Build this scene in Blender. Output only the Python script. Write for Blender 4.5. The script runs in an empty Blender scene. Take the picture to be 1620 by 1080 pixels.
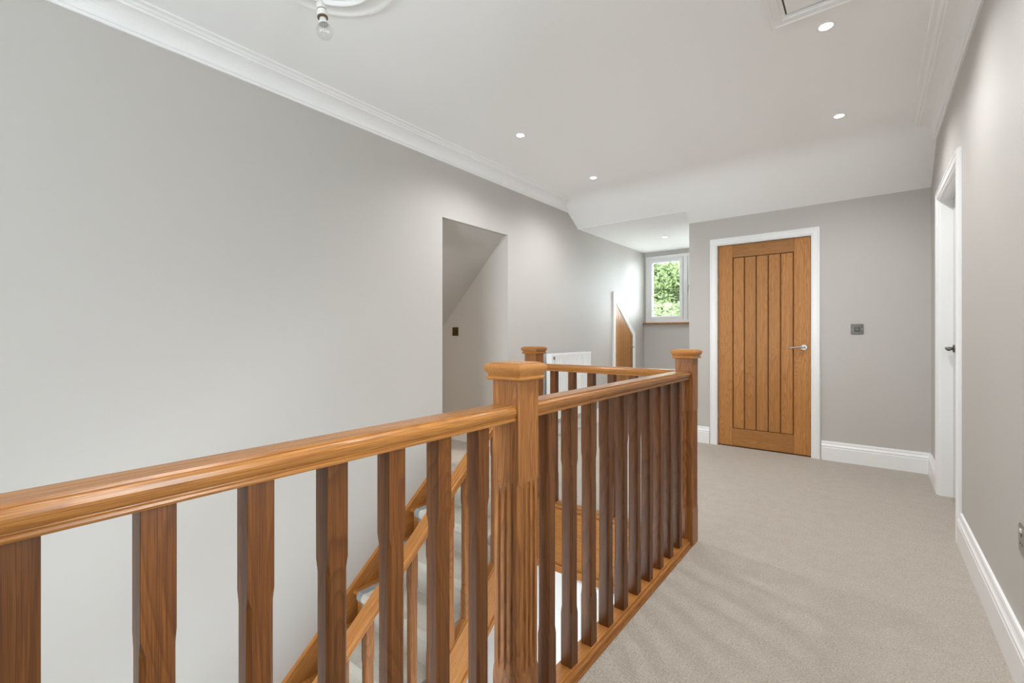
import bpy, bmesh, math, random
from mathutils import Vector, Matrix
random.seed(7)
sc = bpy.context.scene
col = sc.collection

# ------------------------------------------------------------------ camera, sky, exposure
YAW = math.atan((1377 - 810) / 716.0)
cam = bpy.data.cameras.new('camera')
cam.sensor_width = 36.0
cam.lens = 36.0 * 716 / 1620
cam.shift_y = -9.0 / 1620
cam.clip_start = 0.02
cob = bpy.data.objects.new('camera', cam)
col.objects.link(cob)
cob.location = (0, 0, 1.09)
cob.rotation_euler = (math.pi / 2, 0, YAW)
sc.camera = cob

w = bpy.data.worlds.new('overcast_sky'); sc.world = w; w.use_nodes = True
bg = w.node_tree.nodes['Background']
bg.inputs[0].default_value = (0.86, 0.94, 1.0, 1)
bg.inputs[1].default_value = 7.0
LAMP_W = 18.0
vs = sc.view_settings
vs.view_transform = 'Standard'; vs.look = 'None'; vs.gamma = 1; vs.use_curve_mapping = False
vs.exposure = 1.47
sc.cycles.max_bounces = 14; sc.cycles.diffuse_bounces = 8; sc.cycles.glossy_bounces = 4
sc.cycles.transparent_max_bounces = 12; sc.cycles.use_denoising = True
sc.cycles.sample_clamp_indirect = 6.0

XR_ = 0.375
def portal(name, loc, rot, sx, sy):
    l = bpy.data.lights.new(name, 'AREA'); l.shape = 'RECTANGLE'; l.size = sx; l.size_y = sy
    l.cycles.is_portal = True
    o = bpy.data.objects.new(name, l); col.objects.link(o); o.location = loc; o.rotation_euler = rot
portal('dormer_daylight', (-2.105, 6.80, 1.79), (-math.pi / 2, 0, 0), 1.2, 1.05)
portal('added_front_daylight', (-1.55, -2.26, 1.5), (math.pi / 2, 0, 0), 1.8, 1.2)  # this and the next three portals serve added, unseen windows
portal('added_side_daylight', (XR_ + .06, .45, 1.35), (0, math.pi / 2, 0), 1.3, .6)
portal('added_downstairs_side_daylight', (XR_ + .06, 1.2, -1.6), (0, math.pi / 2, 0), 1.6, 1.2)
portal('added_downstairs_daylight', (-1.5, -2.26, -1.65), (math.pi / 2, 0, 0), 1.9, 1.6)

# ------------------------------------------------------------------ materials
class NT:
    def __init__(self, name):
        self.m = bpy.data.materials.new(name); self.m.use_nodes = True
        self.t = self.m.node_tree; self.n = self.t.nodes; self.l = self.t.links
        self.b = self.n['Principled BSDF']
    def add(self, typ, **kw):
        x = self.n.new(typ)
        for k, v in kw.items(): setattr(x, k, v)
        return x
    def link(self, a, b): self.l.new(a, b)
    def math(self, op, a, b=None):
        x = self.add('ShaderNodeMath', operation=op)
        for i, v in enumerate((a, b)):
            if v is None: continue
            if isinstance(v, (int, float)): x.inputs[i].default_value = v
            else: self.link(v, x.inputs[i])
        return x.outputs[0]
    def noise(self, vec, scale, detail=2, rough=0.5, dist=0.0):
        x = self.add('ShaderNodeTexNoise'); x.inputs['Scale'].default_value = scale
        x.inputs['Detail'].default_value = detail; x.inputs['Roughness'].default_value = rough
        x.inputs['Distortion'].default_value = dist
        if vec is not None: self.link(vec, x.inputs['Vector'])
        return x.outputs['Fac']
    def ramp(self, fac, stops):
        x = self.add('ShaderNodeValToRGB'); e = x.color_ramp.elements
        while len(e) < len(stops): e.new(0.5)
        for i, (p, c) in enumerate(stops):
            e[i].position = p; e[i].color = (c[0], c[1], c[2], 1)
        self.link(fac, x.inputs[0]); return x.outputs[0]
    def mix(self, fac, a, b, mode='MIX'):
        x = self.add('ShaderNodeMix', data_type='RGBA', blend_type=mode)
        for s, v in ((0, fac), (6, a), (7, b)):
            if isinstance(v, (int, float)): x.inputs[s].default_value = v
            elif isinstance(v, tuple): x.inputs[s].default_value = (v[0], v[1], v[2], 1)
            else: self.link(v, x.inputs[s])
        return x.outputs[2]
    def bump(self, h, strength, dist=0.01):
        x = self.add('ShaderNodeBump'); x.inputs['Strength'].default_value = strength
        x.inputs['Distance'].default_value = dist; self.link(h, x.inputs['Height'])
        self.link(x.outputs[0], self.b.inputs['Normal'])
    def coord(self): return self.add('ShaderNodeTexCoord').outputs['Object']
    def set(self, color=None, rough=None, metal=None, spec=None):
        b = self.b.inputs
        if color is not None:
            if isinstance(color, tuple): b['Base Color'].default_value = (color[0], color[1], color[2], 1)
            else: self.link(color, b['Base Color'])
        if rough is not None: b['Roughness'].default_value = rough
        if metal is not None: b['Metallic'].default_value = metal
        if spec is not None: b['Specular IOR Level'].default_value = spec

def paint(name, c, rough=0.55, bump=0.03, spec=0.3):
    t = NT(name); P = t.coord()
    n = t.noise(P, 2.2, 2)
    c2 = tuple(x * 0.985 for x in c)
    t.set(t.mix(n, c, c2), rough, 0, spec)
    t.bump(t.noise(P, 260, 2), bump, 0.002)
    return t.m

def oak(name, along, base, dark, ringy=1.0, rough=0.36, fine=1.0):
    """oak with its grain along the given direction"""
    a = Vector(along).normalized()
    up = Vector((0, 0, 1)) if abs(a.z) < 0.9 else Vector((0, 1, 0))
    b = a.cross(up).normalized(); c = a.cross(b).normalized()
    t = NT(name); P = t.coord()
    oi = t.add('ShaderNodeObjectInfo').outputs['Random']
    sh = t.add('ShaderNodeCombineXYZ')
    t.link(t.math('MULTIPLY', oi, 7.3), sh.inputs[0]); t.link(t.math('MULTIPLY', oi, 3.1), sh.inputs[1]); t.link(t.math('MULTIPLY', oi, 11.7), sh.inputs[2])
    va = t.add('ShaderNodeVectorMath', operation='ADD'); t.link(P, va.inputs[0]); t.link(sh.outputs[0], va.inputs[1])
    def dot(v):
        d = t.add('ShaderNodeVectorMath', operation='DOT_PRODUCT'); t.link(va.outputs[0], d.inputs[0])
        d.inputs[1].default_value = v; return d.outputs['Value']
    def vec(sa, sb):
        x = t.add('ShaderNodeCombineXYZ')
        t.link(t.math('MULTIPLY', dot(b), sb), x.inputs[0]); t.link(t.math('MULTIPLY', dot(c), sb), x.inputs[1])
        t.link(t.math('MULTIPLY', dot(a), sa), x.inputs[2]); return x.outputs[0]
    n = t.noise(vec(1.1, 9.0), 1.0, 1.5, 0.45, 0.3)
    rings = t.math('FRACT', t.math('MULTIPLY', n, 24.0))
    ring_c = t.ramp(rings, [(0.0, (1, 1, 1)), (0.55, (.72, .72, .72)), (0.86, (.12, .12, .12)), (1.0, (1, 1, 1))])
    pores = t.noise(vec(9.0, 520.0), 1.0, 2, 0.6)
    pores_c = t.ramp(pores, [(0.38, (0, 0, 0)), (0.54, (1, 1, 1))])
    broad = t.noise(vec(0.6, 6.0), 1.0, 2)
    mid = tuple(0.5 * (x + y) for x, y in zip(base, dark))
    col1 = t.mix(t.math('MULTIPLY', t.math('SUBTRACT', 1.0, ring_c), 0.62 * ringy), base, dark)
    col2 = t.mix(t.math('MULTIPLY', t.math('SUBTRACT', 1.0, pores_c), 0.62 * fine), col1, dark)
    streak = t.ramp(t.noise(vec(1.6, 150.0), 1.0, 3, 0.65), [(0.40, (0, 0, 0)), (0.60, (1, 1, 1))])
    col2 = t.mix(t.math('MULTIPLY', t.math('SUBTRACT', 1.0, streak), 0.36 * fine), col2, dark)
    col3 = t.mix(t.math('MULTIPLY', broad, 0.35), col2, mid)
    tone = t.math('ADD', t.math('MULTIPLY', oi, 0.34), 0.83)
    tv = t.add('ShaderNodeCombineXYZ')
    for i in range(3): t.link(tone, tv.inputs[i])
    col4 = t.mix(1.0, col3, tv.outputs[0], 'MULTIPLY')
    t.set(col4, rough, 0, 0.35)
    t.bump(pores_c, 0.12, 0.001)
    return t.m

WALLC = (0.535, 0.512, 0.483)
M = {}
M['wall'] = paint('greige_wall_paint', WALLC)
M['ceiling'] = paint('white_ceiling_paint', (0.895, 0.895, 0.893), 0.7)
M['gloss'] = paint('white_satin_woodwork', (0.86, 0.865, 0.865), 0.28, 0.01, 0.5)
M['plaster'] = paint('white_plaster', (0.89, 0.89, 0.89), 0.6, 0.02)
BASE, DARK = (0.49, 0.210, 0.053), (0.15, 0.048, 0.011)
SL = (0, 0.7642, 0.645)
M['oak_x'] = oak('oak_grain_across', (1, 0, 0), BASE, DARK)
M['oak_y'] = oak('oak_grain_along_hall', (0, 1, 0), BASE, DARK, 0.6)
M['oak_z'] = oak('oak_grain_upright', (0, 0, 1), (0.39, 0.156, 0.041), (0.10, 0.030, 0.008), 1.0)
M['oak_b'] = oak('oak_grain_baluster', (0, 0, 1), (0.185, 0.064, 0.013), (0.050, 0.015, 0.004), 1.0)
M['oak_s'] = oak('oak_grain_pitched', SL, BASE, DARK, 0.7)
DB, DD = (0.52, 0.248, 0.072), (0.24, 0.085, 0.020)
M['rail_y'] = oak('polished_oak_along_hall', (0, 1, 0), BASE, DARK, 0.6, 0.23)
M['rail_x'] = oak('polished_oak_across', (1, 0, 0), BASE, DARK, 0.6, 0.23)
M['cap'] = oak('oak_grain_diagonal', (1, 1, 0), tuple(x * .88 for x in BASE), DARK, 0.45, 0.3, 0.25)
M['door_z'] = oak('door_oak_upright', (0, 0, 1), DB, DD, 1.0, 0.42)
M['door_x'] = oak('door_oak_across', (1, 0, 0), DB, DD, 1.0, 0.42)
t = NT('dark_oak_groove'); t.set((0.10, 0.038, 0.010), 0.6); M['groove'] = t.m

t = NT('beige_twist_carpet'); P = t.coord()
big = t.noise(P, 1.6, 3, 0.6); patch = t.noise(P, 15.0, 4, 0.7); fib = t.noise(P, 150.0, 4, 0.75)
c = t.mix(big, (0.485, 0.435, 0.372), (0.535, 0.485, 0.42))
c = t.mix(t.ramp(patch, [(0.34, (.42, .42, .42)), (0.64, (0, 0, 0))]), c, (0.385, 0.33, 0.27))
c = t.mix(t.ramp(fib, [(0.36, (.8, .8, .8)), (0.60, (0, 0, 0))]), c, (0.27, 0.23, 0.19))
t.set(c, 0.95, 0, 0.05)
t.b.inputs['Sheen Weight'].default_value = 0.25
t.bump(t.math('ADD', t.math('MULTIPLY', patch, 0.5), fib), 0.55, 0.006)
M['carpet'] = t.m

t = NT('herringbone_runner'); uv = t.add('ShaderNodeUVMap').outputs[0]
sx = t.add('ShaderNodeSeparateXYZ'); t.link(uv, sx.inputs[0])
zz = t.math('PINGPONG', sx.outputs[0], 0.018)
ph = t.math('ADD', sx.outputs[1], t.math('MULTIPLY', zz, 0.9))
st = t.math('PINGPONG', ph, 0.0040)
fac = t.ramp(t.math('DIVIDE', st, 0.0040), [(0.30, (0, 0, 0)), (0.62, (1, 1, 1))])
fib = t.noise(t.coord(), 500, 2)
c = t.mix(fac, (0.32, 0.29, 0.25), (0.68, 0.635, 0.56))
c = t.mix(t.math('MULTIPLY', fib, 0.3), c, (0.45, 0.42, 0.37))
t.set(c, 0.9, 0, 0.1); t.bump(fac, 0.4, 0.003); M['runner'] = t.m
t = NT('grey_binding'); t.set(t.mix(t.noise(t.coord(), 600, 2), (0.19, 0.20, 0.205), (0.27, 0.28, 0.285)), 0.8); M['binding'] = t.m

t = NT('brushed_chrome'); t.set((0.42, 0.41, 0.40), 0.3, 1.0); M['chrome'] = t.m
t = NT('black_nickel'); t.set((0.15, 0.135, 0.118), 0.22, 1.0); M['nickel'] = t.m
t = NT('antique_brass'); t.set((0.15, 0.10, 0.04), 0.25, 1.0); M['brass'] = t.m
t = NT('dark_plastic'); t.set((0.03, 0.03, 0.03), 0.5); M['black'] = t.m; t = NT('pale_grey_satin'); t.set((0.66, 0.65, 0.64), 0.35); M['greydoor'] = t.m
t = NT('white_plastic'); t.set((0.80, 0.80, 0.78), 0.35); M['plastic'] = t.m
t = NT('grey_seal'); t.set((0.22, 0.23, 0.25), 0.5); M['seal'] = t.m; t = NT('mid_grey_gasket'); t.set((0.36, 0.36, 0.38), 0.6); M['gasket'] = t.m
t = NT('brown_ring'); t.set((0.12, 0.07, 0.03), 0.4); M['brown'] = t.m
t = NT('pale_cream_paint'); t.set((0.74, 0.70, 0.62), 0.5); M['cream'] = t.m

t = NT('pale_bounce_floor'); t.set(t.mix(t.noise(t.coord(), 3, 4), (0.74, 0.72, 0.68), (0.66, 0.64, 0.60)), 0.5); M['bounce_floor'] = t.m  # unseen lower floor, made pale to bounce light up the stairwell
def glass(name, tint, gloss):
    t = NT(name); t.n.remove(t.b)
    tr = t.add('ShaderNodeBsdfTransparent'); tr.inputs[0].default_value = (*tint, 1)
    gl = t.add('ShaderNodeBsdfGlossy'); gl.inputs['Roughness'].default_value = 0.03
    fr = t.add('ShaderNodeFresnel'); fr.inputs[0].default_value = 1.45
    mx = t.add('ShaderNodeMixShader'); t.link(t.math('MULTIPLY', fr.outputs[0], gloss), mx.inputs[0])
    t.link(tr.outputs[0], mx.inputs[1]); t.link(gl.outputs[0], mx.inputs[2])
    t.link(mx.outputs[0], t.n['Material Output'].inputs[0]); return t.m
M['pane'] = glass('clear_pane', (0.97, 0.985, 0.98), 0.8)
t = NT('clear_bulb_glass'); t.n.remove(t.b)
tr = t.add('ShaderNodeBsdfTransparent'); tr.inputs[0].default_value = (.97, .97, .97, 1)
gl = t.add('ShaderNodeBsdfGlossy'); gl.inputs['Roughness'].default_value = 0.08
lw = t.add('ShaderNodeLayerWeight'); lw.inputs[0].default_value = 0.25
mx = t.add('ShaderNodeMixShader'); t.link(t.math('ADD', t.math('MULTIPLY', lw.outputs['Facing'], 0.35), 0.06), mx.inputs[0])
t.link(tr.outputs[0], mx.inputs[1]); t.link(gl.outputs[0], mx.inputs[2]); t.link(mx.outputs[0], t.n['Material Output'].inputs[0]); M['bulb'] = t.m
t = NT('frosted_glass'); t.set((0.75, 0.75, 0.73), 0.4); M['frost'] = t.m
t = NT('lamp_lens'); t.set((1, 1, 1)); t.b.inputs['Emission Color'].default_value = (1, 0.97, 0.92, 1)
t.b.inputs['Emission Strength'].default_value = 9.0; M['lens'] = t.m

def leafmat(name, a, b):
    t = NT(name); n = t.noise(t.coord(), 1.3, 3, 0.7); f = t.noise(t.coord(), 9, 2)
    c = t.mix(n, a, b); c = t.mix(t.math('MULTIPLY', f, 0.5), c, (0.03, 0.055, 0.012))
    t.set(c, 0.5, 0, 0.3)
    tl = t.add('ShaderNodeBsdfTranslucent'); t.link(c, tl.inputs[0])
    mx = t.add('ShaderNodeMixShader'); mx.inputs[0].default_value = 0.45
    t.link(t.b.outputs[0], mx.inputs[1]); t.link(tl.outputs[0], mx.inputs[2]); t.link(mx.outputs[0], t.n['Material Output'].inputs[0])
    return t.m
M['leaf1'] = leafmat('green_leaves', (0.04, 0.075, 0.022), (0.19, 0.23, 0.095))
M['leaf2'] = leafmat('pale_green_leaves', (0.09, 0.13, 0.055), (0.23, 0.28, 0.13))
t = NT('bark'); t.set((0.12, 0.09, 0.06), 0.9); M['bark'] = t.m
t = NT('pale_bounce_ground'); t.set(t.mix(t.noise(t.coord(), 40, 3), (0.68, 0.65, 0.60), (0.78, 0.76, 0.71)), 0.9); M['bounce_ground'] = t.m  # ground outside, made pale to bounce daylight onto the dormer ceiling

# ------------------------------------------------------------------ mesh helper (all coordinates in metres, world axes)
def wloc(o):
    p = Vector((0, 0, 0))
    while o is not None:
        p += o.location; o = o.parent
    return p

class MB:
    def __init__(self): self.v = []; self.f = []; self.sm = []; self.uv = {}
    def quadstrip(self, rings, closed=True, capA=True, capB=True, smooth=False, loop=False):
        base = len(self.v); n = len(rings[0])
        for r in rings: self.v += [tuple(p) for p in r]
        R = len(rings)
        for i in range(R if loop else R - 1):
            i2 = (i + 1) % R
            for j in range(n if closed else n - 1):
                k = (j + 1) % n
                self.f.append((base + i * n + j, base + i * n + k, base + i2 * n + k, base + i2 * n + j)); self.sm.append(smooth)
        if capA and not loop: self.f.append(tuple(base + j for j in range(n))[::-1]); self.sm.append(False)
        if capB and not loop: self.f.append(tuple(base + (R - 1) * n + j for j in range(n))); self.sm.append(False)
        return self
    def box(self, x0, x1, y0, y1, z0, z1):
        return self.quadstrip([[(x0, y0, z), (x1, y0, z), (x1, y1, z), (x0, y1, z)] for z in (z0, z1)])
    def bbox(self, x0, x1, y0, y1, z0, z1, b=0.002):
        """box with small bevels on all upright and level edges"""
        def ring(i, z): return [(x0 + b + (-b + i), y0 + i + b, z), (x0 + i + b, y0 + i, z), (x1 - i - b, y0 + i, z), (x1 - i, y0 + i + b, z),
                                (x1 - i, y1 - i - b, z), (x1 - i - b, y1 - i, z), (x0 + i + b, y1 - i, z), (x0 + i, y1 - i - b, z)]
        return self.quadstrip([ring(b, z0), ring(0, z0 + b), ring(0, z1 - b), ring(b, z1)])
    def prism(self, poly, axis, a0, a1):
        """poly of 2D points; axis 0: (y,z) along x; 1: (x,z) along y; 2: (x,y) along z"""
        def p(q, a): return (a, q[0], q[1]) if axis == 0 else ((q[0], a, q[1]) if axis == 1 else (q[0], q[1], a))
        return self.quadstrip([[p(q, a) for q in poly] for a in (a0, a1)])
    def lathe(self, prof, c, n=24, axis='z', smooth=True):
        """prof: (radius, distance along axis)"""
        rings = []
        for r, h in prof:
            ring = []
            for k in range(n):
                a = 2 * math.pi * k / n; p, q = r * math.cos(a), r * math.sin(a)
                ring.append((c[0] + p, c[1] + q, c[2] + h) if axis == 'z' else ((c[0] + h, c[1] + p, c[2] + q) if axis == 'x' else (c[0] + p, c[1] + h, c[2] + q)))
            rings.append(ring)
        return self.quadstrip(rings, smooth=smooth)
    def tube(self, pts, r, n=10):
        rings = []
        for i, p in enumerate(pts):
            p = Vector(p); d = (Vector(pts[min(i + 1, len(pts) - 1)]) - Vector(pts[max(i - 1, 0)])).normalized()
            up = Vector((0, 0, 1)) if abs(d.z) < .9 else Vector((1, 0, 0))
            a = d.cross(up).normalized(); b = d.cross(a); rr = r[i] if isinstance(r, (list, tuple)) else r
            rings.append([p + a * rr * math.cos(2 * math.pi * k / n) + b * rr * math.sin(2 * math.pi * k / n) for k in range(n)])
        return self.quadstrip(rings, smooth=True)
    def sweep(self, path, prof, mp, closed=False, side=1):
        """path: 2D polyline, prof: (offset sideways, height); mp(u, v, h) -> 3D; mitred corners"""
        P = [Vector(p) for p in path]; n = len(P); rings = []
        def nrm(a, b):
            d = (b - a).normalized(); return Vector((-d.y, d.x)) * side
        for i in range(n):
            if closed or 0 < i < n - 1:
                n1 = nrm(P[i - 1], P[i]); n2 = nrm(P[i], P[(i + 1) % n])
                m = n1 + n2; m = m / max(1e-6, m.dot(n1))
            else:
                m = nrm(P[0], P[1]) if i == 0 else nrm(P[-2], P[-1])
            rings.append([mp(P[i].x + m.x * d, P[i].y + m.y * d, h) for d, h in prof])
        return self.quadstrip(rings, loop=closed)
    def build(self, name, mat, parent=None, origin=None, **tags):
        base = wloc(parent) if parent else Vector((0, 0, 0))
        o0 = Vector(origin) if origin is not None else base
        me = bpy.data.meshes.new(name)
        me.from_pydata([tuple(Vector(p) - o0) for p in self.v], [], self.f)
        me.polygons.foreach_set('use_smooth', self.sm)
        bm = bmesh.new(); bm.from_mesh(me); bmesh.ops.recalc_face_normals(bm, faces=bm.faces); bm.to_mesh(me); bm.free()
        me.materials.append(M[mat])
        if any(self.sm):
            try: me.set_sharp_from_angle(angle=math.radians(38))
            except Exception: pass
        o = bpy.data.objects.new(name, me); col.objects.link(o)
        if parent: o.parent = parent
        o.location = o0 - base
        for k, v in tags.items(): o[k] = v
        return o

def thing(name, loc, label=None, cat=None, group=None, kind=None):
    o = bpy.data.objects.new(name, None); col.objects.link(o); o.location = loc; o.empty_display_size = 0.1
    if label: o['label'] = label
    if cat: o['category'] = cat
    if group: o['group'] = group
    if kind: o['kind'] = kind
    return o

def dup(o, parent, wpos):
    c = o.copy(); col.objects.link(c); c.parent = parent; c.location = Vector(wpos) - wloc(parent)
    for ch in o.children:
        d = ch.copy(); col.objects.link(d); d.parent = c
    return c

S = dict(kind='structure')
# ------------------------------------------------------------------ key sizes
XL, XR = -2.72, 0.375           # side walls
YB, YD = 4.84, 6.70             # back wall, dormer window wall
XC = -1.48                      # dormer cheek
HC = 2.60                       # ceiling
SLOPE = 0.66; YS = 4.322        # sloping ceiling starts
XB = -0.765                     # long balustrade centre line
YF = -2.2                       # wall behind the camera
def slope_z(y): return HC - (y - YS) * SLOPE

# ------------------------------------------------------------------ floor, walls, ceiling
m = MB()
m.box(-0.722, XR + .1, YF - .1, 2.502, -0.30, 0.0)
m.box(XL - .16, XR + .1, 2.502, YB + .1, -0.30, 0.0)
m.box(XL - .16, -1.76, 2.44, 2.502, -0.30, 0.0)
m.box(XL - .16, XC + .1, YB + .1, YD + .15, -0.30, 0.0)
m.box(XL - .16, -0.722, YF - .1, -1.0, -0.30, 0.0)
m.box(-4.3, XL - .16, .4, 3.45, -0.30, 0.0)
m.build('floor', 'carpet', **S)
MB().box(XL - .16, XR + .1, YF - .1, 2.72, -2.75, -2.60).build('floor', 'bounce_floor', **S)

m = MB()
m.box(XL - .16, XL, YF - .1, 2.526, -2.7, 2.72)
m.box(XL - .16, XL, 2.526, 3.371, 2.053, 2.72)
m.box(XL - .16, XL, 3.371, YD + .15, -0.3, 2.72)
m.build('wall_left', 'wall', **S)
m = MB()
m.box(XR, XR + .1, YF - .1, .15, -.8, 2.72); m.box(XR, XR + .1, .75, 3.38, -.8, 2.72)
m.box(XR, XR + .1, .15, .75, -.8, .65); m.box(XR, XR + .1, .15, .75, 2.05, 2.72)
m.box(XR, XR + .1, YF - .1, .6, -2.7, -.8); m.box(XR, XR + .1, 1.8, 3.38, -2.7, -.8); m.box(XR, XR + .1, .6, 1.8, -2.7, -2.4)
m.box(XR, XR + .1, 3.38, 4.245, 2.02, 2.72)
m.box(XR, XR + .1, 4.245, YB + .1, -.3, 2.72)
m.box(XR + .1, XR + .14, 3.2, 4.5, -.3, 2.2)
m.build('wall_right', 'wall', **S)
m = MB()
m.box(XC, -1.208, YB, YB + .1, 0, 2.34)
m.box(-1.208, -0.412, YB, YB + .1, 1.992, 2.34)
m.box(-0.412, XR + .1, YB, YB + .1, 0, 2.34)
m.build('wall_back', 'wall', **S)
MB().box(-1.3, -.3, YB + .1, YB + .14, -.1, 2.2).build('wall_back', 'wall', **S)
m = MB()
m.prism([(YB + .003, 0), (YD + .15, 0), (YD + .15, 2.45), (4.691, 2.45), (4.691, 2.360), (4.697, 2.3575), (YB + .003, slope_z(YB + .003) + .004)], 0, XC, XC + .1)
m.build('wall_dormer', 'wall', **S)
m = MB()
m.box(XL, XC + .1, YD, YD + .15, 0, 1.262)
m.box(XL, XC + .1, YD, YD + .15, 2.296, 2.45)
m.box(XL, -2.702, YD, YD + .15, 1.262, 2.296)
m.box(-1.508, XC + .1, YD, YD + .15, 1.262, 2.296)
m.build('wall_dormer', 'wall', **S)
# wall behind the camera with openings for the added windows upstairs and downstairs
m = MB()
m.box(XL, XR, YF - .1, YF, -.85, .9); m.box(XL, XR, YF - .1, YF, 2.1, 2.72); m.box(XL, -2.45, YF - .1, YF, .9, 2.1); m.box(-.65, XR, YF - .1, YF, .9, 2.1); m.box(XL, -2.45, YF - .1, YF, -2.7, -.85)
m.box(-.55, XR, YF - .1, YF, -2.7, -.85); m.box(-2.45, -.55, YF - .1, YF, -2.7, -2.45)
m.build('wall_front', 'wall', **S)
# downstairs wall under the landing
m = MB()
m.box(XL, -1.40, 2.52, 2.62, -2.7, -0.3); m.box(-1.40, -0.60, 2.52, 2.62, -.53, -.3); m.box(-.60, XR, 2.52, 2.62, -2.7, -.3)
m.build('wall_downstairs', 'ceiling', **S)
# eaves passage behind the opening in the left wall
m = MB()
m.box(-4.3, XL - .16, 3.371, 3.45, 0, 2.3)
m.box(-4.3, XL - .16, .4, .48, 0, 2.3)
m.box(-4.3, -4.22, .48, 3.371, 0, 2.3)
m.build('wall_eaves', 'wall', **S)
MB().prism([(XL - .05, 2.053), (XL - .05, 2.25), (-4.3, 2.25), (-4.3, 0.50)], 1, 1.75, 3.371).build('ceiling', 'wall', **S)
MB().box(-4.3, XL - .05, .4, 1.76, 2.25, 2.33).build('ceiling', 'wall', **S)  # unseen end of the passage, built to hold the added downlight

# flat ceiling running into the slope over the back wall, and the dormer's own ceiling
def ceil_profile(y1):
    pts = [(YF - .1, HC), (4.16, HC)]
    for k in range(1, 9):
        a = k / 9; p0, p1, p2 = Vector((4.16, HC)), Vector((YS, HC)), Vector((4.46, slope_z(4.46)))
        q = p0 * (1 - a) ** 2 + p1 * 2 * a * (1 - a) + p2 * a * a; pts.append((q.x, q.y))
    return pts + [(4.46, slope_z(4.46)), (y1, slope_z(y1))]
m = MB()
for x0, x1, y1 in ((XL - .16, XC, 4.691), (XC, XR + .1, YB + .06)):
    pr = ceil_profile(y1)
    rings = [[(x, y, z) for y, z in pr] for x in (x0, x1)]
    m.quadstrip(rings, closed=False, capA=False, capB=False, smooth=True)
    m.box(x0, x1, YF - .1, YB + .1, HC + .06, HC + .12)
m.box(XL - .16, XC, 4.60, 4.693, 2.56, 2.62)
m.box(XL - .16, XC + .1, 4.691, YD + .15, 2.352, 2.40)
m.prism([(4.691, 2.352), (4.72, 2.40), (4.72, 2.66), (4.62, 2.66), (4.62, 2.44)], 0, XL - .16, XC)
m.build('ceiling', 'ceiling', **S)

# cornices along both side walls, their far ends cut to the slope
CP = [(0, .100), (.010, .100), (.014, .088), (.020, .085), (.022, .078)]
for k in range(8):
    a = k / 7 * math.pi / 2
    CP.append((.022 + .078 * (1 - math.cos(a)), .078 - .052 * math.sin(a)))
CP += [(.104, .026), (.108, .018), (.118, .018), (.124, .014), (.128, .010), (.134, .008), (.150, .008), (.154, .003), (.154, 0), (0, 0)]
for i, (xw, s) in enumerate(((XL, 1), (XR, -1))):
    m = MB(); r0 = []; r1 = []
    for d, dr in CP:
        z = HC - dr
        r0.append((xw + s * d, YF, z)); r1.append((xw + s * d, YS + dr / SLOPE, z))
    m.quadstrip([r0, r1]); m.build('trim_%d' % (i + 1), 'plaster', **S)

# skirting boards
SK = [(0, 0), (.020, 0), (.020, .112), (.017, .118), (.019, .122), (.019, .130), (.014, .137), (.011, .146), (.011, .154), (.008, .164), (0, .166)]
def skirt(name, path, side):
    MB().sweep(path, SK, lambda u, v, h: (u, v, h), side=side).build(name, 'gloss', **S)
skirt('baseboard_right', [(XR, YF), (XR, 3.305)], 1)
skirt('baseboard_back', [(XR, 4.318), (XR, YB), (-.340, YB)], 1)
skirt('baseboard_back', [(-1.277, YB), (XC, YB), (XC, YD), (XL, YD), (XL, 6.335)], 1)
skirt('baseboard_left', [(XL, 5.608), (XL, 3.371)], 1)
skirt('baseboard_eaves', [(-4.2, 3.371), (XL - .02, 3.371)], -1)

# ------------------------------------------------------------------ doors
ARC = [(.004, 0), (.004, .012), (.012, .014), (.016, .018), (.050, .019), (.054, .022), (.064, .022), (.070, .016), (.072, .010), (.072, 0)]
def lever(parent, base, axis, direction, mat='chrome'):
    """round rose and a curved lever; axis: which way it stands off the door, direction: which way the lever points"""
    b = Vector(base); ax = Vector(axis); d = Vector(direction)
    h = MB(); n = 20
    def ringat(off, r, c=b):
        u = d; v = ax.cross(d); return [c + ax * off + u * r * math.cos(2 * math.pi * k / n) + v * r * math.sin(2 * math.pi * k / n) for k in range(n)]
    h.quadstrip([ringat(0, .026), ringat(.006, .026), ringat(.009, .023), ringat(.009, .011), ringat(.038, .011), ringat(.042, .008)], smooth=True)
    o = h.build('handle', mat, parent, origin=b)
    g = MB(); pts = []
    for k in range(9):
        a = k / 8; pts.append(b + ax * (.036 + .008 * math.sin(a * math.pi)) + d * (.115 * a) + Vector((0, 0, .004 * math.sin(a * math.pi * 1.5) - .003 * a)))
    g.tube(pts, [.0105, .010, .0092, .0085, .0082, .0082, .0085, .0085, .006], 12)
    g.build('lever', mat, o, origin=b)
    return o

def board(x0, x1, z0, z1, y, th, ch=.003):
    """upright board whose face looks to -y, with eased long edges"""
    return MB().prism([(x0 + ch, y), (x1 - ch, y), (x1, y + ch * 1.2), (x1, y + th), (x0, y + th), (x0, y + ch * 1.2)], 2, z0, z1)

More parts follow.
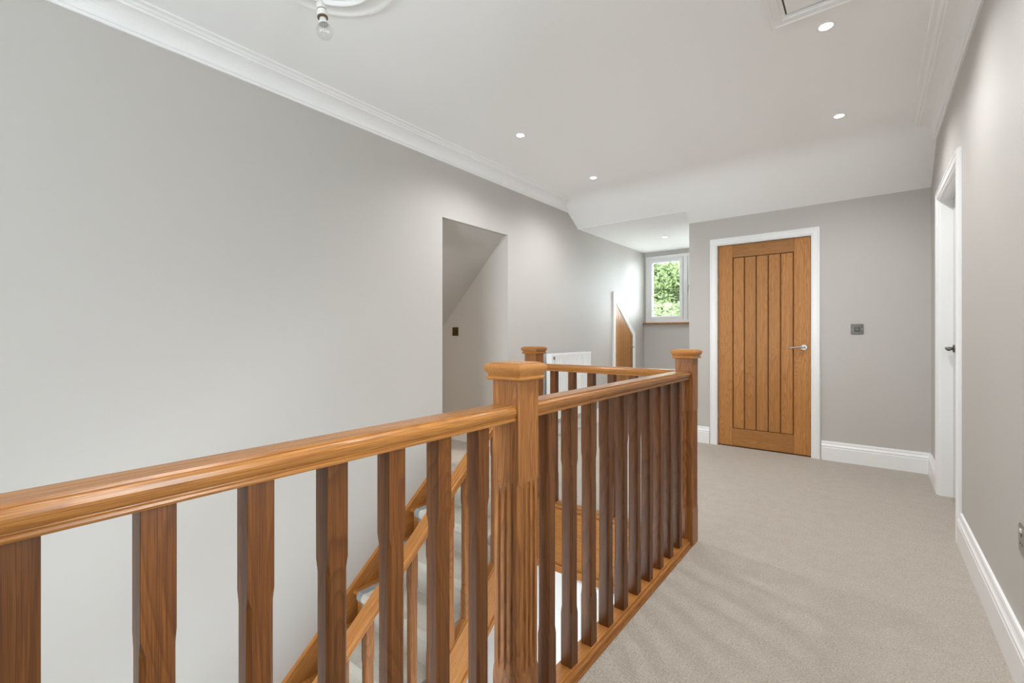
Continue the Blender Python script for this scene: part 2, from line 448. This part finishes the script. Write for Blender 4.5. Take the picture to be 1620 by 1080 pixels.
# door_1: oak door in the back wall
d1 = thing('door_1', (-.81, YB, 0), 'oak boarded door with chrome lever in the grey back wall', None, None, 'structure')
LX0, LX1, LZ0, LZ1, LY = -1.200, -0.420, .008, 1.986, 4.862
leaf = board(LX0, LX0 + .131, LZ0, LZ1, LY, .036).build('stile', 'door_z', d1, origin=(LX0 + .06, LY, LZ0))
board(LX1 - .131, LX1, LZ0, LZ1, LY, .036).build('stile', 'door_z', d1, origin=(LX1 - .06, LY, LZ0))
MB().bbox(LX0 + .131, LX1 - .131, LY, LY + .036, LZ1 - .124, LZ1, .0015).build('top_rail', 'door_x', d1, origin=(-.81, LY, LZ1))
MB().bbox(LX0 + .131, LX1 - .131, LY, LY + .036, LZ0, LZ0 + .170, .0015).build('bottom_rail', 'door_x', d1, origin=(-.83, LY, LZ0))
MB().box(LX0 + .12, LX1 - .12, LY + .016, LY + .034, LZ0 + .16, LZ1 - .11).build('backing', 'groove', d1)
bw = (LX1 - LX0 - .262 - .008) / 5
for k in range(5):
    x0 = LX0 + .131 + .004 + k * bw
    board(x0 + .0035, x0 + bw - .0035, LZ0 + .177, LZ1 - .131, LY + .003, .016, .004).build('board', 'door_z', d1, origin=(x0 + .05, LY, LZ0 + .18 + .07 * k))
lever(d1, (LX1 - .052, LY, .985), (0, -1, 0), (-1, 0, 0))
MB().box(LX1 - .001, LX1 + .004, LY - .001, LY + .02, .94, 1.03).build('strike_plate', 'nickel', d1)
for z in (.22, 1.0, 1.72):
    MB().lathe([(.006, -.05), (.006, .05)], (LX0 - .004, LY - .003, z), 10).build('hinge', 'chrome', d1)
m = MB()
m.box(-1.208, LX0 - .003, YB, YB + .1, 0, 1.992); m.box(LX1 + .003, -.412, YB, YB + .1, 0, 1.992)
m.box(LX0 - .003, LX1 + .003, YB, YB + .1, LZ1 + .003, 1.992); m.box(LX0 - .003, LX1 + .003, LY + .037, YB + .1, 1.96, 1.99)
m.build('frame', 'gloss', d1)
MB().sweep([(LX0 - .001, 0), (LX0 - .001, LZ1 + .001), (LX1 + .001, LZ1 + .001), (LX1 + .001, 0)], ARC, lambda u, v, h: (u, YB - h, v)).build('architrave', 'gloss', d1)
MB().box(LX0, LX1, YB + .01, YB + .1, .0005, .004).build('threshold_strip', 'groove', d1)

# door_2: white door in the right wall, lock side far away
d2 = thing('door_2', (XR, 3.81, 0), 'white painted door set back in the right wall', None, None, 'structure')
RY0, RY1, RZ = 3.392, 4.233, 2.008
RX = XR + .062
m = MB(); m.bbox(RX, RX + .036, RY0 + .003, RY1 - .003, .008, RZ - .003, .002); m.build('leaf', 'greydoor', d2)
bwid = (RY1 - RY0 - .28) / 5
for k in range(5):
    y0 = RY0 + .14 + k * bwid
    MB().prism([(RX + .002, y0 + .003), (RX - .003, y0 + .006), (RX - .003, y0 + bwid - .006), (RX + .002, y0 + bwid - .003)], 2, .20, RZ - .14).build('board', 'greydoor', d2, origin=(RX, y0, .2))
lever(d2, (RX, RY1 - .062, 1.005), (-1, 0, 0), (0, -1, 0), 'nickel')
m = MB()
m.box(XR, XR + .1, 3.38, RY0, 0, 2.02); m.box(XR, XR + .1, RY1, 4.245, 0, 2.02); m.box(XR, XR + .1, RY0, RY1, RZ, 2.02)
m.build('frame', 'gloss', d2)
MB().sweep([(RY1 + .001, 0), (RY1 + .001, RZ + .001), (RY0 - .001, RZ + .001), (RY0 - .001, 0)], ARC, lambda u, v, h: (XR - h, u, v), side=-1).build('architrave', 'gloss', d2)

# door_3: low oak eaves door with a raked head, in the left wall of the dormer
d3 = thing('door_3', (XL, 5.97, 0), 'low oak eaves door with a raked head in white frame near the dormer window', None, None, 'structure')
EY0, EY1, EZ0, EZ1 = 5.693, 6.249, 1.528, 1.092
def ez(y): return EZ0 + (EZ1 - EZ0) * (y - EY0) / (EY1 - EY0)
MB().prism([(EY0, .01), (EY1, .01), (EY1, EZ1 - .004), (EY0, EZ0 - .004)], 0, XL, XL + .002).build('backing', 'groove', d3)
ew = (EY1 - EY0) / 7
for k in range(7):
    a, b = EY0 + k * ew + .0025, EY0 + (k + 1) * ew - .0025
    if k == 0: a -= .0015
    MB().prism([(a, .012), (b, .012), (b, ez(b) - .005), (a, ez(a) - .005)], 0, XL + .002, XL + .010).build('board', 'door_z', d3, origin=(XL, a, .012 + .05 * k))
lever(d3, (XL + .010, EY1 - .05, .93), (1, 0, 0), (0, -.35, 0))
MB().sweep([(EY0, 0), (EY0, EZ0), (EY1, EZ1), (EY1, 0)], [(d * 1.08, h) for d, h in ARC], lambda u, v, h: (XL + h, u, v)).build('architrave', 'gloss', d3)

# door_4: downstairs door below the landing
d4 = thing('door_4', (-1.0, 2.52, -2.6), 'cream door in white frame downstairs beneath the landing', None, None, 'structure')
MB().bbox(-1.395, -.605, 2.53, 2.57, -2.59, -.535, .002).build('leaf', 'cream', d4)
for x0 in (-1.28, -.97):
    for z0, z1 in ((-2.4, -1.75), (-1.6, -.68)):
        MB().bbox(x0, x0 + .25, 2.524, 2.54, z0, z1, .006).build('panel', 'cream', d4)
MB().sweep([(-1.40, -2.6), (-1.40, -.53), (-.60, -.53), (-.60, -2.6)], ARC, lambda u, v, h: (u, 2.52 - h, v)).build('architrave', 'gloss', d4)

# ------------------------------------------------------------------ windows
def casement(root, x0, x1, z0, z1, y, side, handle=True):
    """frame bar set already built; one sash with seal, pane, handle"""
    fr = lambda u, v, h: (u, y + h, v)
    s = MB().sweep([(x0, z0), (x1, z0), (x1, z1), (x0, z1)], [(0, 0), (.004, -.006), (.040, -.008), (.052, .002), (.055, .012), (.055, .05), (0, .05)], fr, closed=True).build('sash', 'gloss', root)
    MB().sweep([(x0, z0), (x1, z0), (x1, z1), (x0, z1)], [(-.0055, -.0030), (.0005, -.0030), (.0005, .004), (-.0055, .004)], fr, closed=True).build('gasket', 'gasket', s)
    i = .053
    MB().sweep([(x0 + i - .004, z0 + i - .004), (x1 - i + .004, z0 + i - .004), (x1 - i + .004, z1 - i + .004), (x0 + i - .004, z1 - i + .004)], [(0, .010), (.007, .010), (.007, .03), (0, .03)], fr, closed=True).build('seal', 'seal', s)
    MB().box(x0 + i, x1 - i, y + .018, y + .024, z0 + i, z1 - i).build('pane', 'pane', s)
    if handle:
        hx = x0 + .022 if side < 0 else x1 - .022
        zc = (z0 + z1) / 2
        h = MB().bbox(hx - .011, hx + .011, y - .020, y - .006, zc - .035, zc + .035, .003)
        h.tube([(hx, y - .02, zc), (hx, y - .04, zc), (hx, y - .045, zc - .03), (hx, y - .045, zc - .11)], [.009, .009, .009, .007], 8)
        h.build('handle', 'chrome', s)
def window(idx, x0, x1, z0, z1, y, n, label):
    r = thing('window_%d' % idx, ((x0 + x1) / 2, y, z0), label, None, None, 'structure')
    fr = lambda u, v, h: (u, y + h, v)
    MB().sweep([(x0, z0), (x1, z0), (x1, z1), (x0, z1)], [(0, 0), (.048, 0), (.050, .004), (.050, .07), (0, .07)], fr, closed=True).build('frame', 'gloss', r)
    wd = (x1 - x0 - .092 - (n - 1) * .068) / n
    for k in range(n):
        a = x0 + .046 + k * (wd + .068)
        if k: MB().bbox(a - .070, a + .002, y + .001, y + .07, z0 + .045, z1 - .045, .003).build('mullion', 'gloss', r)
        casement(r, a, a + wd, z0 + .046, z1 - .050, y + .004, -1 if k else 1, handle=(k == n - 1))
    return r
w1 = window(1, -2.700, -1.510, 1.287, 2.294, YD + .012, 2, 'white dormer casement window looking out on green trees')
MB().bbox(XL + .001, XC - .001, YD - .055, YD + .05, 1.262, 1.286, .004).build('sill', 'oak_x', w1)
w3 = window(5, -.30, .30, .65, 2.05, 0, 1, 'narrow white window added for light in the right wall beside the viewpoint')  # unseen window, put in to light the left wall
w3.location = (XR + .03, .45, .65); w3.rotation_euler = (0, 0, -math.pi / 2)
w4 = window(2, -.6, .6, -2.4, -.8, 0, 2, 'wide white window added for light downstairs in the right wall')  # out-of-view window put in to brighten the lower stairwell
w4.location = (XR + .03, 1.2, -2.4); w4.rotation_euler = (0, 0, -math.pi / 2)
window(4, -2.45, -.65, .9, 2.1, YF - .085, 3, 'wide white window added for light upstairs in the wall behind the viewpoint')  # added behind the camera to lift the ceiling and walls
window(3, -2.45, -.55, -2.45, -.85, YF - .085, 2, 'white white window added for light downstairs behind the viewpoint')  # another added, unseen window, lighting the lower hall

# ------------------------------------------------------------------ oak trim round the stairwell
m = MB(); m.box(-.792, -.7225, -1.0, 2.413, -.30, .004); m.box(-.800, -.790, -1.0, 2.413, -.34, -.30)
m.build('trim_3', 'oak_y', **S)
m = MB(); m.box(-1.713, -.81, 2.434, 2.501, -.36, .004); m.box(-1.713, -.81, 2.424, 2.519, -.405, -.36); m.box(-1.713, -.81, 2.428, 2.434, -.030, -.004)
m.build('trim_4', 'oak_x', **S)

# ------------------------------------------------------------------ balustrades
RP = [(.027, 0), (.0275, -.004), (.0315, -.0045), (.0360, -.0085), (.0380, -.0145), (.0375, -.021), (.0345, -.028), (.0310, -.0315), (.0312, -.0335), (.0340, -.0350), (.0345, -.0385), (.0330, -.0420)]
RP = RP + [(-x, z) for x, z in RP[::-1]]
BP = [(-.035, 0), (.035, 0), (.035, .0175), (.0335, .019), (.027, .019), (.026, .0255), (-.026, .0255), (-.027, .019), (-.0335, .019), (-.035, .0175)]
RTOP = .907; BZ = .0045

def loft_square(levels, cx=0, cy=0):
    """levels: (z, half, chamfer)"""
    rings = []
    for z, h, c in levels:
        rings.append([(cx + x, cy + y, z) for x, y in ((-h + c, -h), (h - c, -h), (h, -h + c), (h, h - c), (h - c, h), (-h + c, h), (-h, h - c), (-h, -h + c))])
    return MB().quadstrip(rings)
def baluster_mesh(z0, z1, c0, c1):
    e = .0008; c = .0062
    return loft_square([(z0, .020, e), (c0, .020, e), (c0 + .022, .020, c), (c1 - .022, .020, c), (c1, .020, e), (z1, .020, e)])

def newel(parent, x, y, zb):
    h = .045; g = .0058; rings = []
    def ring(z, c, d):
        pts = []
        for q in range(4):
            a = q * math.pi / 2
            face = [(-h + c, 0)]
            for gc in (-.0205, 0, .0205):
                for k in range(7):
                    b = math.pi * k / 6; face.append((gc - g * math.cos(b), d * math.sin(b)))
            face.append((h - c, 0))
            for s, dep in face:
                px, py = s, -h + dep
                pts.append((x + px * math.cos(a) - py * math.sin(a), y + px * math.sin(a) + py * math.cos(a), z))
        return pts
    for z, c, d in ((zb, .0012, 0), (.17, .0012, 0), (.188, .004, .0), (.194, .007, .0025), (.204, .007, .0055), (.220, .007, .0080), (.668, .007, .0080), (.684, .007, .0055), (.694, .007, .0025), (.700, .004, 0), (.718, .0012, 0), (.974, .0012, 0)):
        rings.append(ring(z, c, d))
    p = MB().quadstrip(rings).build('newel_post', 'oak_z', parent, origin=(x, y, 0))
    CPF = [(.045, .970), (.0545, .9715), (.0575, .974), (.0585, .977), (.0575, .980), (.0540, .9825), (.0530, .984), (.0560, .9885), (.0600, .9945), (.0625, 1.000), (.0630, 1.005), (.0615, 1.0095), (.0570, 1.013), (.0515, 1.0145), (.0508, 1.0175), (.030, 1.0195), (.0, 1.0205)]
    m = MB()
    m.quadstrip([[(x - r, y - r, z), (x + r, y - r, z), (x + r, y + r, z), (x - r, y + r, z)] for r, z in CPF])
    m.build('newel_cap', 'cap', p, origin=(x, y, .97))
    return p

N1, N2, NS = .9825, 2.4575, -1.05      # newels of the long run (the last is out of frame)
ba = thing('balustrade', (XB, .75, 0), 'long oak landing balustrade beside the carpeted hall, its square newel in front', 'balustrade')
for y in (N1, N2, NS): newel(ba, XB, y, -.34)
def run_y(parent, y0, y1):
    MB().prism([(XB + x, RTOP + z) for x, z in RP], 1, y0, y1).build('handrail', 'rail_y', parent, origin=(XB, y0, RTOP))
    MB().prism([(XB + x, BZ + z) for x, z in BP], 1, y0, y1).build('base_rail', 'oak_y', parent, origin=(XB, y0, 0))
run_y(ba, NS + .045, N1 - .045); run_y(ba, N1 + .045, N2 - .045)
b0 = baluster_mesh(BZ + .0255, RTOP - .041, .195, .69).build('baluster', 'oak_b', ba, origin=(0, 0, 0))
first = True
ys = [.8297 - .1297 * k for k in range(14)] + [1.1357 + .1297 * k for k in range(10)]
for y in ys:
    if y < NS + .1: continue
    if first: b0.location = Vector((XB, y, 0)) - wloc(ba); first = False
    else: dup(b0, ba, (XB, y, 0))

X3, Y3 = -1.758, 2.4575
bb = thing('balustrade', (-1.3, Y3, 0), 'short oak balustrade crossing the landing edge in front of the white radiator', 'balustrade')
newel(bb, X3, Y3, -.42)
MB().prism([(Y3 + x, RTOP + z) for x, z in RP], 0, X3 + .045, XB - .045).build('handrail', 'rail_x', bb, origin=(X3, Y3, RTOP))
MB().prism([(Y3 + x, BZ + z) for x, z in BP], 0, X3 + .045, XB - .045).build('base_rail', 'oak_x', bb, origin=(X3, Y3, 0))
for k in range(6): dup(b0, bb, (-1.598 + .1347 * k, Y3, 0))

# ------------------------------------------------------------------ staircase along the left wall
RISE, GO, Y0, PITCH = .2, .237, 2.411, .844
def pz(y): return (y - Y0) * PITCH
YEND = -.66
st = thing('staircase', (-2.24, 1.0, -2.6), 'oak staircase rising along the left wall to the landing', 'staircase')
for x0, x1, y1 in ((XL + .002, XL + .03, 2.445), (-1.785, -1.735, 2.413)):
    m = MB(); m.prism([(YEND, pz(YEND) + .032), (YEND, pz(YEND) - .26), (y1, pz(y1) - .26), (y1, pz(y1) + .032)], 0, x0, x1)
    if x0 > -2: m.prism([(YEND, pz(YEND) - .225), (YEND, pz(YEND) - .26), (y1, pz(y1) - .26), (y1, pz(y1) - .225)], 0, x1, x1 + .010)
    m.build('string', 'oak_s', st, origin=(x0, 1.0, pz(1.0)))
TX0, TX1 = XL + .03, -1.785
for k in range(1, 13):
    y, z = Y0 - GO * k, -RISE * k
    m = MB(); pr = [(y + .285, z), (y + .285, z - .026), (y + .012, z - .026), (y + .004, z - .022), (y, z - .014), (y, z - .010), (y + .004, z - .003), (y + .010, z)]
    m.prism(pr, 0, TX0, TX1); m.build('tread', 'oak_x', st, origin=(-2.24, y, z))
    MB().box(TX0, TX1, y + .034, y + .050, z - .2, z - .026).build('riser', 'oak_x', st, origin=(-2.24, y, z - .2))
MB().prism([(2.52, .001), (2.52, -.03), (Y0 + .012, -.03), (Y0 + .002, -.022), (Y0, -.012), (Y0 + .003, -.003), (Y0 + .012, .001)], 0, TX0 - .027, -1.80).build('nosing', 'oak_x', st, origin=(-2.24, Y0, 0))
MB().box(TX0, TX1, Y0 + .034, Y0 + .05, -.2, -.03).build('riser', 'oak_x', st)

# carpet runner with grey bound edges
def runner_path(lift):
    pts = []
    for k in range(0, 13):
        y, z = Y0 - GO * k, -RISE * k; R = .022 + lift
        cy, cz = y + .012, z - .0135
        if k == 0: pts.append((y + .05, z + lift + .004))
        else: pts.append((y + GO + .026 - lift, z + lift + .002))
        pts.append((y + .10, z + lift + .003)); pts.append((cy + .02, z + lift + .002))
        for j in range(1, 9):
            a = math.pi / 2 + j / 8 * math.pi * .92
            pts.append((cy + R * math.cos(a) * .9, cz + R * math.sin(a)))
        if k < 12:
            pts.append((y + .034 - lift, z - .050)); pts.append((y + .032 - lift, z - .12)); pts.append((y + .031 - lift, z - RISE + lift + .016))
    return pts
def ribbon(x0, x1, lift, th):
    m = MB(); top = runner_path(lift); bot = runner_path(lift - th)
    arc = 0; L = [0]
    for a, b in zip(top, top[1:]): arc += math.dist(a, b); L.append(arc)
    rings = [[(x0, *bot[i]), (x0, *top[i]), (x1, *top[i]), (x1, *bot[i])] for i in range(len(top))]
    m.quadstrip(rings, smooth=True); m.L = L; return m
ru = thing('stair_runner', (-2.24, 1.0, -1.2), 'cream and grey herringbone carpet runner with grey bound edges down the stairs', 'stair runner')
m = ribbon(-2.575, -1.900, .013, .010)
ro = m.build('runner_carpet', 'runner', ru)
uvl = ro.data.uv_layers.new(name='UVMap')
for li, lp in enumerate(ro.data.loops):
    vi = lp.vertex_index
    uvl.data[li].uv = (ro.data.vertices[vi].co.x, m.L[vi // 4])
for x0, x1 in ((-2.620, -2.572), (-1.903, -1.855)):
    ribbon(x0, x1, .0145, .0115).build('binding', 'binding', ru, label='grey bound edge')

bs = thing('balustrade', (X3, 1.2, -1.0), 'sloping oak stair balustrade seen between the front balusters', 'balustrade')
ya, yb = YEND, Y3 - .045
m = MB(); m.quadstrip([[(X3 + x, y, pz(y) + .916 + z * 1.35) for x, z in RP] for y in (ya, yb)])
m.build('handrail', 'oak_s', bs, origin=(X3, 1.0, pz(1.0) + .9))
m = MB(); m.quadstrip([[(X3 + x * .8, y, pz(y) + .032 + z) for x, z in BP] for y in (ya, yb)])
m.build('base_rail', 'oak_s', bs, origin=(X3, 1.0, pz(1.0)))
HB = pz(0) + .916 - .05 - (pz(0) + .05)
sb = baluster_mesh(-.012, HB + .012, .14, .14 + .5).build('baluster', 'oak_z', bs, origin=(0, 0, 0)); first = True
for k in range(-13, 8):
    y = 1.433 + .1245 * k
    if first: sb.location = Vector((X3, y, pz(y) + .05)) - wloc(bs); first = False
    else: dup(sb, bs, (X3, y, pz(y) + .05))

# ------------------------------------------------------------------ radiator
ra = thing('radiator', (XL, 4.4, .2), 'white ribbed panel radiator low on the left wall behind the railing', 'radiator')
ry0, ry1, rz0, rz1, rx = 3.985, 4.825, .20, .895, XL + .105
npitch = 25; p = (ry1 - ry0 - .02) / npitch; prof = [(rx - .018, ry0 + .01)]
for k in range(npitch):
    y = ry0 + .01 + k * p
    prof += [(rx - .017, y + .10 * p), (rx, y + .26 * p), (rx, y + .74 * p), (rx - .017, y + .90 * p)]
prof += [(rx - .018, ry1 - .01), (rx - .024, ry1 - .01), (rx - .024, ry0 + .01)]
MB().prism(prof, 2, rz0, rz1 - .004).build('front_panel', 'gloss', ra)
MB().box(XL + .035, XL + .05, ry0 + .01, ry1 - .01, rz0, rz1 - .01).build('rear_panel', 'gloss', ra)
for a, b in ((ry0 - .004, ry0 + .006), (ry1 - .006, ry1 + .004)):
    MB().bbox(XL + .032, rx - .004, a, b, rz0 + .02, rz1 + .004, .002).build('side_cover', 'gloss', ra)
m = MB(); m.box(XL + .034, XL + .040, ry0, ry1, rz1 - .004, rz1 + .006); m.box(rx - .012, rx - .001, ry0, ry1, rz1 - .014, rz1 + .006)
for k in range(42):
    y = ry0 + .01 + k * (ry1 - ry0 - .02) / 41; m.box(XL + .04, rx - .012, y - .003, y + .003, rz1 - .004, rz1 + .004)
m.build('top_grille', 'gloss', ra)
MB().lathe([(.018, 0), (.018, .006), (.014, .009), (.0, .009)], (rx, ry0 + .032, rz1 - .04), 20, 'x').build('end_plug', 'chrome', ra)
for y in (ry0 - .03, ry1 + .03):
    m = MB().lathe([(.008, -.22), (.008, -.03), (.016, -.025), (.016, .03), (.012, .06), (.0, .062)], (XL + .07, y, rz0 + .02), 14)
    m.build('valve', 'chrome', ra)
for y in (4.15, 4.65): MB().box(XL + .002, XL + .036, y - .02, y + .02, .3, .8).build('bracket', 'gloss', ra)

# ------------------------------------------------------------------ switches and socket
sw = thing('light_switch', (-.0885, YB, 1.146), 'dark nickel switch plate on the grey wall right of the oak door', 'switch')
MB().bbox(-.132, -.045, YB - .005, YB, 1.103, 1.189, .002).build('plate', 'nickel', sw)
MB().bbox(-.107, -.071, YB - .008, YB - .004, 1.126, 1.166, .0015).build('surround', 'black', sw)
MB().prism([(YB - .0055, 1.129), (YB - .012, 1.131), (YB - .008, 1.163), (YB - .0055, 1.163)], 0, -.103, -.075).build('rocker', 'nickel', sw)
for x in (-.124, -.053): MB().lathe([(.0035, 0), (.0035, -.0015), (.0, -.002)], (x, YB - .005, 1.146), 10, 'y').build('screw', 'chrome', sw)

s2 = thing('light_switch', (-3.428, 3.371, 1.135), 'small antique brass switch plate inside the opening in the left wall', 'switch')
MB().bbox(-3.473, -3.384, 3.366, 3.371, 1.09, 1.180, .002).build('plate', 'brass', s2)
MB().prism([(3.3665, 1.118), (3.359, 1.121), (3.363, 1.152), (3.3665, 1.152)], 0, -3.441, -3.416).build('rocker', 'brass', s2)

so = thing('power_socket', (XR, 2.06, .452), 'chrome double power socket low on the right wall by the photo edge', 'socket')
MB().bbox(XR - .006, XR, 1.985, 2.131, .409, .497, .003).build('plate', 'chrome', so)
for y in (2.022, 2.094):
    for a, b, c, d in ((-.004, .004, .462, .472), (-.014, -.008, .436, .442), (.008, .014, .436, .442)):
        MB().box(XR - .0066, XR - .005, y + a, y + b, c, d).build('pin_slot', 'black', so)
    MB().bbox(XR - .009, XR - .005, y - .008, y + .008, .476, .489, .0015).build('rocker', 'plastic', so)

# ------------------------------------------------------------------ ceiling fittings
RC = (-1.737, .969)
MB().lathe([(.294, 0), (.294, -.006), (.288, -.014), (.278, -.016), (.270, -.012), (.262, -.010), (.235, -.012), (.215, -.020), (.205, -.028), (.196, -.030), (.188, -.026), (.182, -.018), (.150, -.016), (.120, -.022), (.095, -.034), (.070, -.040), (.05, -.044), (.0, -.046)],
           (RC[0], RC[1], HC), 64).build('ceiling_rose', 'plaster', None, origin=(RC[0], RC[1], HC), label='round white plaster ceiling rose above the stairwell', category='ceiling rose')
PX, PY = -1.752, .957
pl = thing('pendant_light', (PX, PY, HC - .046), 'bare bulb in a white lampholder hanging from the plaster ceiling rose', 'pendant light')
MB().lathe([(.036, .001), (.036, -.012), (.030, -.022), (.008, -.026), (.0, -.026)], (PX, PY, HC - .045), 28).build('ceiling_cup', 'plastic', pl)
rot = Matrix.Rotation(math.radians(8.5), 4, Vector((math.sin(YAW), -math.cos(YAW), 0)))
top = Vector((PX, PY, 2.452))
MB().tube([(PX, PY, HC - .07), (PX + .001, PY, 2.50), (PX, PY, 2.447)], .0032, 8).build('flex', 'plastic', pl)
def tilt(o):
    for v in o.data.vertices: v.co = rot @ v.co
    return o
hd = tilt(MB().lathe([(.0, 0), (.006, 0), (.012, -.012), (.018, -.020), (.0185, -.040)], top, 24).build('holder_cap', 'plastic', pl, origin=top))
tilt(MB().lathe([(.0187, -.0395), (.0187, -.0425)], top, 24).build('holder_ring', 'brown', pl, origin=top))
tilt(MB().lathe([(.0182, -.042), (.019, -.045), (.020, -.069)], top, 24).build('holder_skirt', 'plastic', pl, origin=top))
tilt(MB().lathe([(.0205, -.068), (.0205, -.074), (.014, -.075)], top, 24).build('holder_ring', 'brown', pl, origin=top))
tilt(MB().lathe([(.013, -.07), (.013, -.080), (.0165, -.088), (.019, -.100)], top, 24).build('bulb_neck', 'frost', pl, origin=top))
pr = [(.019, -.100)]
for k in range(1, 12):
    a = k / 11 * math.pi * .82
    pr.append((.030 * math.sin(math.pi * .18 + a) + .001, -.100 - .030 * (math.cos(math.pi * .18) - math.cos(math.pi * .18 + a)) * 1.08))
tilt(MB().lathe(pr, top, 32).build('bulb', 'bulb', pl, origin=top))

def downlight(x, y, z, label, watts, tint=(0.985, 0.99, 1.0), beam=155):
    r = thing('downlight', (x, y, z), label, 'downlight', 'recessed ceiling downlights')
    MB().lathe([(.041, 0), (.041, -.002), (.038, -.004), (.030, -.0045), (.027, -.002), (.027, .0)], (x, y, z), 32).build('bezel', 'gloss', r)
    MB().lathe([(.027, -.0012), (.025, -.0025), (.0, -.0028)], (x, y, z), 28).build('lens', 'lens', r)
    l = bpy.data.lights.new('downlight_beam', 'SPOT'); l.energy = watts; l.spot_size = math.radians(beam); l.spot_blend = 1.0
    l.shadow_soft_size = .03; l.color = tint
    o = bpy.data.objects.new('downlight_beam', l); col.objects.link(o); o.parent = r; o.location = (0, 0, -.04)
downlight(-3.4, 1.15, 2.25, 'added downlight hidden in the eaves passage to brighten it', 70.0, (1.0, .90, .76))  # unseen lamp, added to brighten the passage behind the opening
for yy in (1.53, .38): downlight(-.17, yy, HC, 'added downlight out of frame in the hall ceiling beside the viewpoint', LAMP_W)  # both lamps added out of frame for more light in the hall
downlight(-.170, 2.68, HC, 'glowing downlight nearest the loft hatch', LAMP_W)
downlight(-.168, 3.83, HC, 'glowing downlight above the hall in front of the oak door', LAMP_W)
downlight(-2.065, 2.71, HC, 'glowing downlight above the opening in the left wall', LAMP_W)
downlight(-2.075, 3.87, HC, 'glowing downlight close to where the ceiling slopes down by the dormer', LAMP_W)
downlight(-2.06, 5.75, 2.352, 'small glowing downlight in the low dormer ceiling before the window', LAMP_W * 1.1, beam=100)

lh = thing('loft_hatch', (-.09, 2.2, HC), 'white framed loft hatch in the ceiling', 'loft hatch')
hx0, hx1, hy0, hy1 = -.312, .135, 1.82, 2.462
dn = lambda u, v, h: (u, v, HC - h)
MB().sweep([(hx0, hy0), (hx1, hy0), (hx1, hy1), (hx0, hy1)], [(0, 0), (0, .010), (.012, .011), (.016, .017), (.044, .018), (.050, .022), (.062, .022), (.070, .014), (.072, 0)], dn, closed=True, side=-1).build('frame', 'gloss', lh)
MB().box(hx0 + .0005, hx1 - .0005, hy0 + .0005, hy1 - .0005, HC - .003, HC - .0005).build('shadow_gap', 'brown', lh)
MB().bbox(hx0 + .007, hx1 - .007, hy0 + .007, hy1 - .007, HC - .009, HC - .003, .001).build('panel', 'gloss', lh)

# ------------------------------------------------------------------ outside
MB().box(-30, 30, 7.2, 40, -3.0, -2.9).build('ground', 'bounce_ground', **S)
def tree(name, label, c, R, mat, n, size, trunk_h, seed):
    rnd = random.Random(seed)
    r = thing(name, (c[0], c[1], -2.9), label, 'tree' if 'tree' in name else 'bush')
    m = MB(); z0 = -2.9
    m.tube([(c[0], c[1], z0), (c[0] + .1, c[1], z0 + (c[2] - z0) * .5), (c[0], c[1] + .1, c[2])], [trunk_h, trunk_h * .8, trunk_h * .5], 10)
    for k in range(9):
        a = k * 2.4; q = Vector((c[0] + R[0] * .6 * math.cos(a), c[1] + R[1] * .6 * math.sin(a), c[2] + R[2] * (.55 * math.sin(k * 1.7))))
        m.tube([(c[0], c[1], c[2] - R[2] * .5), tuple((Vector((c[0], c[1], c[2])) + q) / 2), tuple(q)], [trunk_h * .4, trunk_h * .25, .02], 6)
    m.build('trunk', 'bark', r)
    blobs = []
    for k in range(80):
        d = Vector((rnd.gauss(0, 1), rnd.gauss(0, 1), rnd.gauss(0, 1))).normalized() * rnd.uniform(.45, 1.0)
        blobs.append((Vector((c[0] + d.x * R[0], c[1] + d.y * R[1], c[2] + d.z * R[2])), rnd.uniform(.24, .44) * min(R)))
    f = MB()
    for k in range(n):
        b, br = blobs[rnd.randrange(80)]
        d = Vector((rnd.gauss(0, 1), rnd.gauss(0, 1), rnd.gauss(0, 1))).normalized() * br * rnd.uniform(.7, 1.05)
        p = b + d; u = Vector((rnd.gauss(0, 1), rnd.gauss(0, 1), rnd.gauss(0, .5))).normalized(); v = u.cross(d).normalized()
        s = size * rnd.uniform(.6, 1.3)
        i = len(f.v); f.v += [tuple(p - u * s), tuple(p + v * s * .45), tuple(p + u * s), tuple(p - v * s * .45)]
        f.f.append((i, i + 1, i + 2, i + 3)); f.sm.append(False)
    f.build('foliage', mat, r, kind='stuff')
tree('garden_tree', 'tall green leafy tree outside the dormer window', (-4.9, 13.6, 1.9), (1.9, 1.5, 2.2), 'leaf1', 42000, .07, .22, 3)
tree('garden_bush', 'pale green rounded bush low outside the dormer window', (-3.65, 10.0, .60), (.95, .8, 1.2), 'leaf2', 20000, .05, .10, 5)
